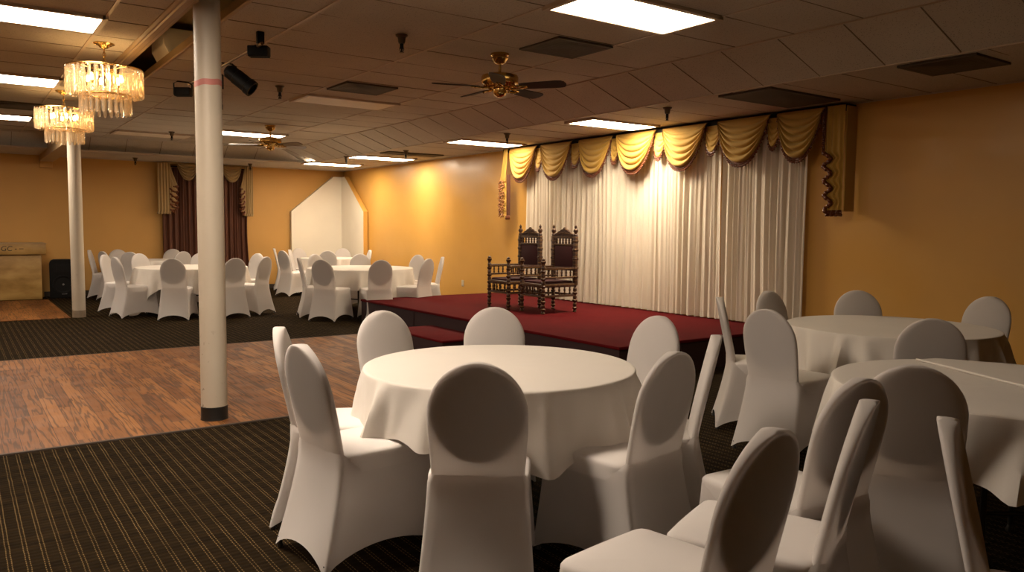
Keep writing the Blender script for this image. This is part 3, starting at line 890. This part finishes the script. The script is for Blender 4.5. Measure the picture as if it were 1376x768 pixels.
for i, (a, c) in enumerate(((-.62, -.18), (-.20, .24), (.30, .76))):
    b, e = swag_bm(a, c, 2.785, .35, .12, 5, seed=40+i); e2 = rot_swag(b, e)
    o = obj('swag', b, M['tan'], bv, 180)
    bb = bmesh.new(); tube(bb, [(p[0], p[1]-.012, p[2]-.006) for p in e2], .011, 6); obj('trim_cord', bb, M['tan'], o, 60)
b = bmesh.new(); box(b, -.90, .94, .0, .15, 2.77, 2.80); obj('pelmet_board', b, M['tan'], bv)
o, e = cascade(bv, -.80, .42, 2.78, 1.74, -1, M['tan'], M['tan'], 'x', 5, 2.3); ruffle_fringe(e, o, M['fringe'], .022)
o, e = cascade(bv, .86, .30, 2.78, 1.72, 1, M['tan'], M['tan'], 'x', 5, 2.3); ruffle_fringe(e, o, M['fringe'], .022)

# ------------------------------------------------------------------ white corner board
cb = thing('corner_backdrop', 'tall white two-panel board with sloping top standing in the back right corner', 'backdrop', (7.86, YB-.01, 0))
b = bmesh.new(); prism(b, [(-1.36, .0), (-.01, .0), (-.01, 2.655), (-.31, 2.655), (-1.36, 1.80)], 'y', -.11, -.002); obj('left_panel', b, M['white'], cb)
b = bmesh.new(); prism(b, [(-1.36, 0), (-.112, 0), (-.112, 2.655), (-.31, 2.655), (-1.36, 1.80)], 'x', -.105, -.002); obj('right_panel', b, M['white'], cb)
b = bmesh.new(); box(b, -.107, 0, -1.372, -1.361, 0, 1.80)
dy, dz = 1.05, .855
Mx = Matrix.Translation((0, -1.366, 1.80)) @ Matrix.Rotation(math.atan2(dz, dy), 4, 'X')
box(b, -.107, 0, 0, math.hypot(dy, dz), -.002, .010, Mx)
obj('edge_band', b, M['wall'], cb, label='ochre painted edge')

# ------------------------------------------------------------------ bar, speaker, outlet
br = thing('bar_counter', 'yellow marbled bar counter with a lettered front band at far left', 'counter', (0, 17.5, 0))
b = bmesh.new(); bbox(b, -3.9, 1.36, .06, .60, .008, .875, .012); obj('body', b, M['marble'], br, 30)
b = bmesh.new(); bbox(b, -3.92, 1.435, .0, .64, .875, 1.075, .006); obj('front_band', b, M['marble'], br, 30)
b = bmesh.new(); bbox(b, -3.94, 1.45, -.015, .66, 1.075, 1.092, .005); obj('top', b, M['beam'], br, 30)
cu = bpy.data.curves.new('lettering', 'FONT'); cu.body = 'GC'; cu.size = .13; cu.extrude = .002; cu.shear = .15
to = bpy.data.objects.new('tmp', cu); COL.objects.link(to)
bpy.context.view_layer.update()
me = bpy.data.meshes.new_from_object(to.evaluated_get(bpy.context.evaluated_depsgraph_get()))
bpy.data.objects.remove(to)
me.name = 'lettering'; me.materials.append(M['ink'])
lo = bpy.data.objects.new('lettering', me); COL.objects.link(lo); lo.parent = br
lo.location = (.70, -.003, .945); lo.rotation_euler = (PI/2, 0, 0)
b = bmesh.new(); box(b, 1.0, 1.07, -.004, .001, .975, .99); box(b, .93, .96, -.004, .001, .97, .985); obj('faded_dash', b, M['ink'], br)

spk = thing('loudspeaker', 'black loudspeaker on the carpet between the bar and the farther pillar', 'speaker', (1.73, 17.72, 0))
b = bmesh.new()
prism(b, [(-.235, 0), (.235, 0), (.235, .30), (.235, .70), (.20, .76), (-.20, .76), (-.235, .70)], 'y', 0, .36)
bmesh.ops.recalc_face_normals(b, faces=b.faces[:]); bmesh.ops.bevel(b, geom=b.edges[:], offset=.012, segments=2, affect='EDGES')
for v in b.verts: v.co.x *= 1-.35*max(0, v.co.y/.36)
obj('cabinet', b, M['blackm'], spk, 30)
Mx = Matrix.Translation((0, -.004, .27)) @ Matrix.Rotation(PI/2, 4, 'X')
b = bmesh.new(); lathe(b, [(.185, -.002), (.185, .012), (.165, .014), (.15, .006), (.09, -.03), (.06, -.03)], 32, (0, 0), Mx); obj('woofer', b, M['cone'], spk, 40)
b = bmesh.new(); lathe(b, [(.06, -.03), (.045, -.012), (.02, -.002), (0, 0)], 20, (0, 0), Mx); obj('dust_cap', b, M['glint'], spk, 60)
b = bmesh.new(); box(b, -.15, .15, -.006, .004, .52, .68); box(b, -.11, .11, -.014, -.004, .55, .65); obj('horn', b, M['cone'], spk)
b = bmesh.new(); box(b, -.03, .06, -.01, -.002, .075, .095); obj('badge', b, M['glint'], spk)

ot = thing('wall_outlet', 'small ivory power outlet on the right wall left of the stage', 'outlet', (XR, 12.70, .40))
b = bmesh.new(); bbox(b, -.010, -.001, -.04, .04, -.06, .06, .003); obj('cover_plate', b, M['plate'], ot, 30)
for z in (-.028, .028):
    b = bmesh.new(); bbox(b, -.014, -.009, -.016, .016, z-.014, z+.014, .003); obj('socket', b, M['plate'], ot, 30)

# ------------------------------------------------------------------ banquet chairs
def back_y(z): return -.232 - .105*max(0, (z-.46)/.49)**1.08
def back_loft(wmax, th, zb, zt, grow=0, bottom_round=False):
    b = bmesh.new(); rings = []
    N = 32; zc = zt-.205
    lv = []
    if bottom_round:
        zc0 = zb+.20
        for a in range(-86, 0, 12): lv.append((zc0+.20*sin(R(a)), wmax*cos(R(a))))
        lv.append((zc0, wmax))
    else:
        for k in range(8):
            z = zb+(zc-zb)*k/8; lv.append((z, wmax*(.935+.065*min(1, (z-zb)/.22))))
    for a in range(0, 90, 8): lv.append((zc+.205*sin(R(a)), wmax*cos(R(a))))
    lv.append((zt, wmax*.02))
    for z, w in lv:
        t = min(th, w*.9)
        ring = []
        for i in range(N):
            a = 2*PI*i/N
            cx, sy_ = cos(a), sin(a)
            x = w*math.copysign(abs(cx)**.55, cx)
            y = t*math.copysign(abs(sy_)**.62, sy_)
            # cushion bulges slightly to the front, slight hollow on the back
            y += (.010*(1-(x/w)**2) if sy_ > 0 else .004*(1-(x/w)**2))*(t/th)
            ring.append((x, y+back_y(z), z))
        rings.append(ring)
    loft(b, rings); return b
def rrect(hx0, y0, y1, r, z, nside=12, bow=0, hem=None, bows=None):
    """rounded rectangle ring; sides can bow inwards and the hem can arch"""
    pts = []
    cs = [(-hx0, y0), (hx0, y0), (hx0, y1), (-hx0, y1)]
    for k in range(4):
        A, B = Vector(cs[k]), Vector(cs[(k+1) % 4]); d = (B-A).normalized(); nrm = Vector((-d.y, d.x)); L = (B-A).length
        bw = bows[k] if bows else bow
        for i in range(nside+1):
            t = i/nside; s = r + (L-2*r)*t; q = 1-(2*t-1)**2
            p = A+d*s+nrm*bw*q
            pts.append((p.x, p.y, z + (hem*q**.8 if hem else 0)))
        # one extra point rounding the corner
        p = B + (nrm - d)*r*.30
        pts.append((p.x, p.y, z))
    return pts
def make_chair(label):
    t = thing('banquet_chair', label, 'chair', (0, 0, 0), 0, 'white covered banquet chairs')
    obj('backrest', back_loft(.193, .024, .455, .95), M['cover'], t, 180)
    b = back_loft(.184, .0205, .545, .941, bottom_round=True)
    obj('back_pad', b, M['pad'], t, 180, label='dark padded shell showing through the cover')
    b = bmesh.new(); rings = []
    for k in range(13):
        v = k/12; e = v**1.35
        hx_ = .199+.010*v+.022*e; 
        y0 = -.252-.10*e; y1 = .222+.035*e
        z = .462-(.462-.014)*v
        bow = .030*sin(PI*min(1, v*.75))**1.2
        rings.append(rrect(hx_, y0, y1, .020*(1-.5*v), z, 12, 0, .070*v**2.2, (bow*.35, bow*1.25, bow, bow*1.25)))
    # the cloth runs on from the back without a ledge: lift the rear edge and lay it on the backrest
    up_r = []
    for (x, y, z) in rings[0]:
        k = max(0, min(1, (-.20-y)/.03)); k = k*k*(3-2*k)
        up_r.append((x*(1-.075*k), y-.0062*k*(1 if y < -.245 else .4), z+.034*k))
    mid = []
    for p, q in zip(rings[0], up_r): mid.append((p[0]*.45+q[0]*.55, p[1]*.45+q[1]*.55-.001, p[2]*.45+q[2]*.55))
    rings[0:1] = [up_r, mid, [(p[0], p[1]-(.004 if p[1] < -.24 else 0), p[2]) for p in rings[0]]]
    loft(b, rings, (False, False)); obj('skirt', b, M['cover'], t, 60)
    b = bmesh.new(); rings = []
    for sx, z in ((.97, .405), (.985, .43), (.995, .455), (1.004, .468), (.998, .479), (.97, .487), (.90, .492), (.65, .499), (.3, .503), (.05, .504)):
        rings.append(rrect(.200*sx, -.005-.225*sx, -.005+.229*sx, .030*sx, z, 8, -.004*sx))
    loft(b, rings); obj('seat', b, M['seatc'], t, 60)
    for sx in (-1, 1):
        for y in (-.335, .24):
            b = bmesh.new(); lathe(b, [(.012, 0), (.014, .003), (.012, .012), (.009, .02), (.009, .05)], 10, (sx*(.212 if y < 0 else .208), y)); obj('foot', b, M['black'], t, 40)
    return t
TOP = .337          # the back top lies this far behind the chair's origin
CH = [  # x, y of the back's top; heading (deg from +X); label
 (1.57, 2.43, 53, 'white covered chair with its back squarely to the camera, in front of the middle table'),
 (1.18, 3.22, 6, 'white chair left of the middle table, its whole side and seat in view'),
 (1.30, 3.84, -28, 'white chair left of the middle table, half hidden behind another chair'),
 (2.08, 4.28, -83, 'white chair at the middle table, standing before the wooden floor and red step'),
 (2.78, 4.10, -123, 'white covered chair behind the middle table, facing the camera before the stage'),
 (3.33, 3.20, 180, 'white chair at the right end of the middle table, facing left before the stage'),
 (2.40, 2.21, 98, 'white covered chair front right of the middle table, its seat turned left under the cloth'),
 (2.96, 2.46, 131, 'thin white covered chair seen edge-on right of the middle table'),
 (4.21, 3.12, 3, 'white chair left of the far right table, its back to the camera'),
 (4.66, 3.88, -46, 'white covered chair seen edge-on by the stage corner, left of the far right table'),
 (5.51, 4.07, -91, 'white covered chair behind the left end of the far right table, before the curtain edge'),
 (6.25, 3.72, -136, 'white chair behind the far right table, alone before the ochre wall'),
 (6.61, 2.82, 171, 'white chair right of the far right table, by the ochre wall'),
 (4.61, 2.27, 36, 'shaded white chair with only its round back showing between the two right tables'),
 (2.93, 1.50, 34, 'shaded white chair, its broad dark back against the near right table'),
 (2.51, 1.46, 85, 'white chair directly left of the broad dark chair back at lower right'),
 (2.20, 1.25, 112, 'narrow white chair seen nearly edge-on at lower right, before a wider back'),
 (1.67, 1.20, 98, 'nearest white chair, its seat at the bottom edge right of centre'),
 (2.16, 1.02, -64, 'white covered chair seen as a thin slanting strip at the bottom right corner'),
]
FAR = [  # heading chairs round the back tables
 (2.05, 14.75, -36, 'white covered chair left of the back left table, mostly behind another chair back'),
 (2.02, 13.50, 15, 'white chair at the near left of the back left table, seat turned right'),
 (2.66, 15.15, -62, 'white covered chair behind the left end of the back left table'),
 (3.73, 15.21, -110, 'white covered chair behind the back left table, touching the pillar edge'),
 (2.68, 12.66, 63, 'white chair before the back left table, back squarely in view left of the pillar'),
 (3.58, 12.50, 100, 'white chair before the back left table, half hidden by the near pillar'),
 (4.56, 14.50, -155, 'white covered chair right of the back left table, its front turned toward the pillar'),
 (4.18, 12.85, 128, 'white covered chair right of the near pillar with its back leaning right'),
]
# chairs of the two rearmost tables: placed at known sight lines, depth chosen by row
REAR = [
 (2.173, 17.55, -18, 'white covered chair just right of the farther pillar, turned to the right'),
 (2.276, 16.6, 22, 'dim white chair back in the rear left group, second from the farther pillar'),
 (2.73, 17.80, -85, 'dim white chair against the back wall in the rear left group'),
 (2.66, 16.05, 58, 'dim white chair back in the rear left group between two taller backs'),
 (3.79, 17.80, -112, 'white covered chair against the back wall just left of the maroon drapes'),
 (3.62, 16.10, 108, 'white covered chair before the maroon drapes, left of the near pillar'),
]
T6C = [
 (4.477, 12.2, -14, 'slender white chair seen edge-on left of the back right table'),
 (5.35, 13.75, -70, 'white chair at the far left of the back right table, overlapped'),
 (4.54, 11.40, 38, 'white chair near left of the back right table, back and seat in view'),
 (6.20, 13.64, -115, 'white covered chair behind the back right table, before the white corner board'),
 (5.33, 10.96, 80, 'white chair before the back right table, its back centred on the cloth'),
 (6.96, 12.77, -163, 'white chair at the far right of the back right table, against the wall'),
 (6.24, 11.10, 116, 'white chair near right of the back right table, just above the stage edge'),
 (6.87, 11.72, 157, 'slim white chair seen edge-on at the right end of the back right table'),
]
T7C = [
 (5.93, 17.72, -18, 'thin sliver of a white chair back just right of the maroon drapes'),
 (5.90, 16.62, -28, 'white covered chair at the left of the corner table, its front and seat showing'),
 (5.53, 16.00, 18, 'white chair left of the corner table with grey back to the camera'),
 (6.46, 17.60, -80, 'white covered chair against the white corner board, on its left'),
 (6.37, 15.62, 72, 'white chair with grey back to the camera, before the corner table'),
 (7.42, 17.30, -118, 'white covered chair against the white corner board, on its right'),
 (7.42, 15.80, 168, 'white covered chair right of the corner board, turned sideways by the right wall'),
]
proto = None
for x, y, hd, lab in CH+FAR+REAR+T6C+T7C:
    a = R(hd)
    loc = (x+TOP*cos(a), y+TOP*sin(a), .001); rz = a-PI/2
    if proto is None:
        proto = make_chair(lab); proto.location = loc; proto.rotation_euler = (0, 0, rz)
    else: dup(proto, loc, rz, lab)

# ------------------------------------------------------------------ round tables and cloths
def cloth_bm(r, z, drop, square=0, seed=0, rot=0, fold=.05, nf=11):
    b = bmesh.new(); rn = random.Random(seed); N = 220
    A = [rn.uniform(0, 6.28) for _ in range(4)]
    # irregular ridges where the cloth folds over the edge
    rid = []
    for k in range(nf):
        rid.append((2*PI*(k+rn.uniform(-.32, .32))/nf, rn.uniform(.045, .10), rn.uniform(.5, 1.35), rn.uniform(-.10, .10)))
    def ridge(p, v):
        t = 0
        for c, w, h, sk in rid:
            d = (p-c-sk*v+PI) % (2*PI)-PI
            t += h*math.exp(-(d/(w*(.7+.5*v)))**2)
        return t
    zt = z+.003
    rings = []
    for q in (.02, .25, .5, .75, .9, .97):
        rings.append([(r*q*cos(2*PI*i/N), r*q*sin(2*PI*i/N), zt+.0012*sin(9*2*PI*i/N+q*7)) for i in range(N)])
    for dr_, dz_ in ((.993, 0), (1.001, -.003), (1.005, -.010)):
        rings.append([(r*dr_*cos(2*PI*i/N), r*dr_*sin(2*PI*i/N), zt+dz_) for i in range(N)])
    for k in range(1, 15):
        v = k/14; ring = []
        for i in range(N):
            p = 2*PI*i/N
            if square:
                hl = square/max(abs(cos(p+rot)), abs(sin(p+rot)))-r
            else: hl = drop+.03*sin(3*p+A[0])+.018*sin(5*p+A[1])
            hl = min(hl, z-.03)
            rd = ridge(p, v)
            rr = r*1.005 + .004*v + fold*(v**.75)*rd*(.5+.5*hl/.3) + .006*v*sin(23*p+A[2]+2*v)*sin(5*p+A[3]) + .004*v*sin(3*v+41*p)
            sw = .03*v*sin(2.3*p*3+A[1]+1.5*v)
            ring.append((rr*cos(p+sw), rr*sin(p+sw), zt-.010-(hl-.010)*v-.02*v*rd*fold/.05))
        rings.append(ring)
    loft(b, rings, (True, False)); return b
def table(x, y, r, tlab, clab, drop=.28, square=0, seed=0, rot=0, z=.757, nf=15, fold=.05):
    t = thing('round_table', tlab, 'table', (x, y, 0), rot, 'round folding banquet tables')
    b = bmesh.new(); lathe(b, [(0, z-.022), (r-.01, z-.022), (r, z-.018), (r, z-.004), (r-.006, z), (0, z)], 64); obj('tabletop', b, M['ply'], t, 40)
    q = r*.32
    for sx in (-1, 1):
        for sy in (-1, 1):
            b = bmesh.new(); tube(b, [(sx*q, sy*q*.8, z-.03), (sx*q*1.02, sy*q*.85, .012)], .013, 10)
            lathe(b, [(.02, 0), (.02, .012), (.014, .03)], 10, (sx*q*1.02, sy*q*.85)); obj('leg', b, M['steel'], t, 40)
        b = bmesh.new(); tube(b, [(sx*q, -q*.83, .25), (sx*q, q*.83, .25)], .010, 8); obj('leg_brace', b, M['steel'], t, 40)
        b = bmesh.new(); bbox(b, sx*q-.02, sx*q+.02, -q, q, z-.045, z-.022, .004); obj('under_rail', b, M['steel'], t, 40)
    c = obj('tablecloth', cloth_bm(r, z, drop, square, seed, rot, fold, nf), M['linen'], None, 40)
    c.location = (x, y, 0); tag(c, clab, 'tablecloth', 'white tablecloths')
table(2.238, 3.250, .682, 'round table at the centre front, hidden under its bright white cloth', 'bright white round tablecloth on the middle table nearest the camera', .285, 0, 1, .4, nf=16, fold=.10)
table(5.58, 3.06, .715, 'round table at far right beside the ochre wall, under its cloth', 'white tablecloth on the far right table beside the ochre wall', .30, 0, 2, .3, nf=20, fold=.09)
table(3.85, 1.565, .725, 'round table at the near right edge of the picture, under its cloth', 'white tablecloth with a folded overlay, on the near right table at the picture edge', .27, 0, 3, .9, nf=16, fold=.085)
table(3.25, 13.85, .88, 'round table at the back left, standing behind the near pillar', 'square white tablecloth hanging in points on the back left table', .3, 1.17, 4, .55, nf=18, fold=.075)
table(5.62, 12.35, .88, 'round table at the back right, standing left of the stage end', 'square white tablecloth hanging in points on the back right table', .3, 1.17, 5, .35, nf=18, fold=.075)
table(3.12, 16.98, .66, 'rearmost round table on the left, before the back wall', 'white tablecloth on the rearmost left table, only its edge in view', .3, 0, 6, 0)
table(6.80, 16.55, .64, 'rearmost round table on the right, before the white corner board', 'white tablecloth on the rearmost right table before the corner board', .3, .86, 7, .2)
# folded overlay cloth on the near right table
b = bmesh.new(); ov = [(.50, .53), (.36, .56), (.10, .05), (-.10, -.33), (.05, -.45), (.38, -.50), (.60, -.30), (.66, .10), (.58, .38)]
prism(b, [(p[0], p[1]) for p in ov], 'z', .7625, .7665)
tube(b, [(.36, .56, .768), (.24, .32, .770), (.10, .05, .769), (0, -.15, .771), (-.10, -.33, .768)], .006, 6)
o = obj('folded_cloth', b, M['linen'], None, 40); o.location = (3.83, 1.58, 0)
tag(o, 'folded white overlay cloth lying on the near right table', 'cloth')

# ------------------------------------------------------------------ world and colour management
w = bpy.data.worlds.new('world'); S.world = w; w.use_nodes = True
w.node_tree.nodes['Background'].inputs[0].default_value = (.02, .014, .009, 1)
w.node_tree.nodes['Background'].inputs[1].default_value = 0.2
S.view_settings.view_transform = 'Standard'; S.view_settings.look = 'None'
S.view_settings.gamma = 1; S.view_settings.use_curve_mapping = False
S.view_settings.exposure = 0.45
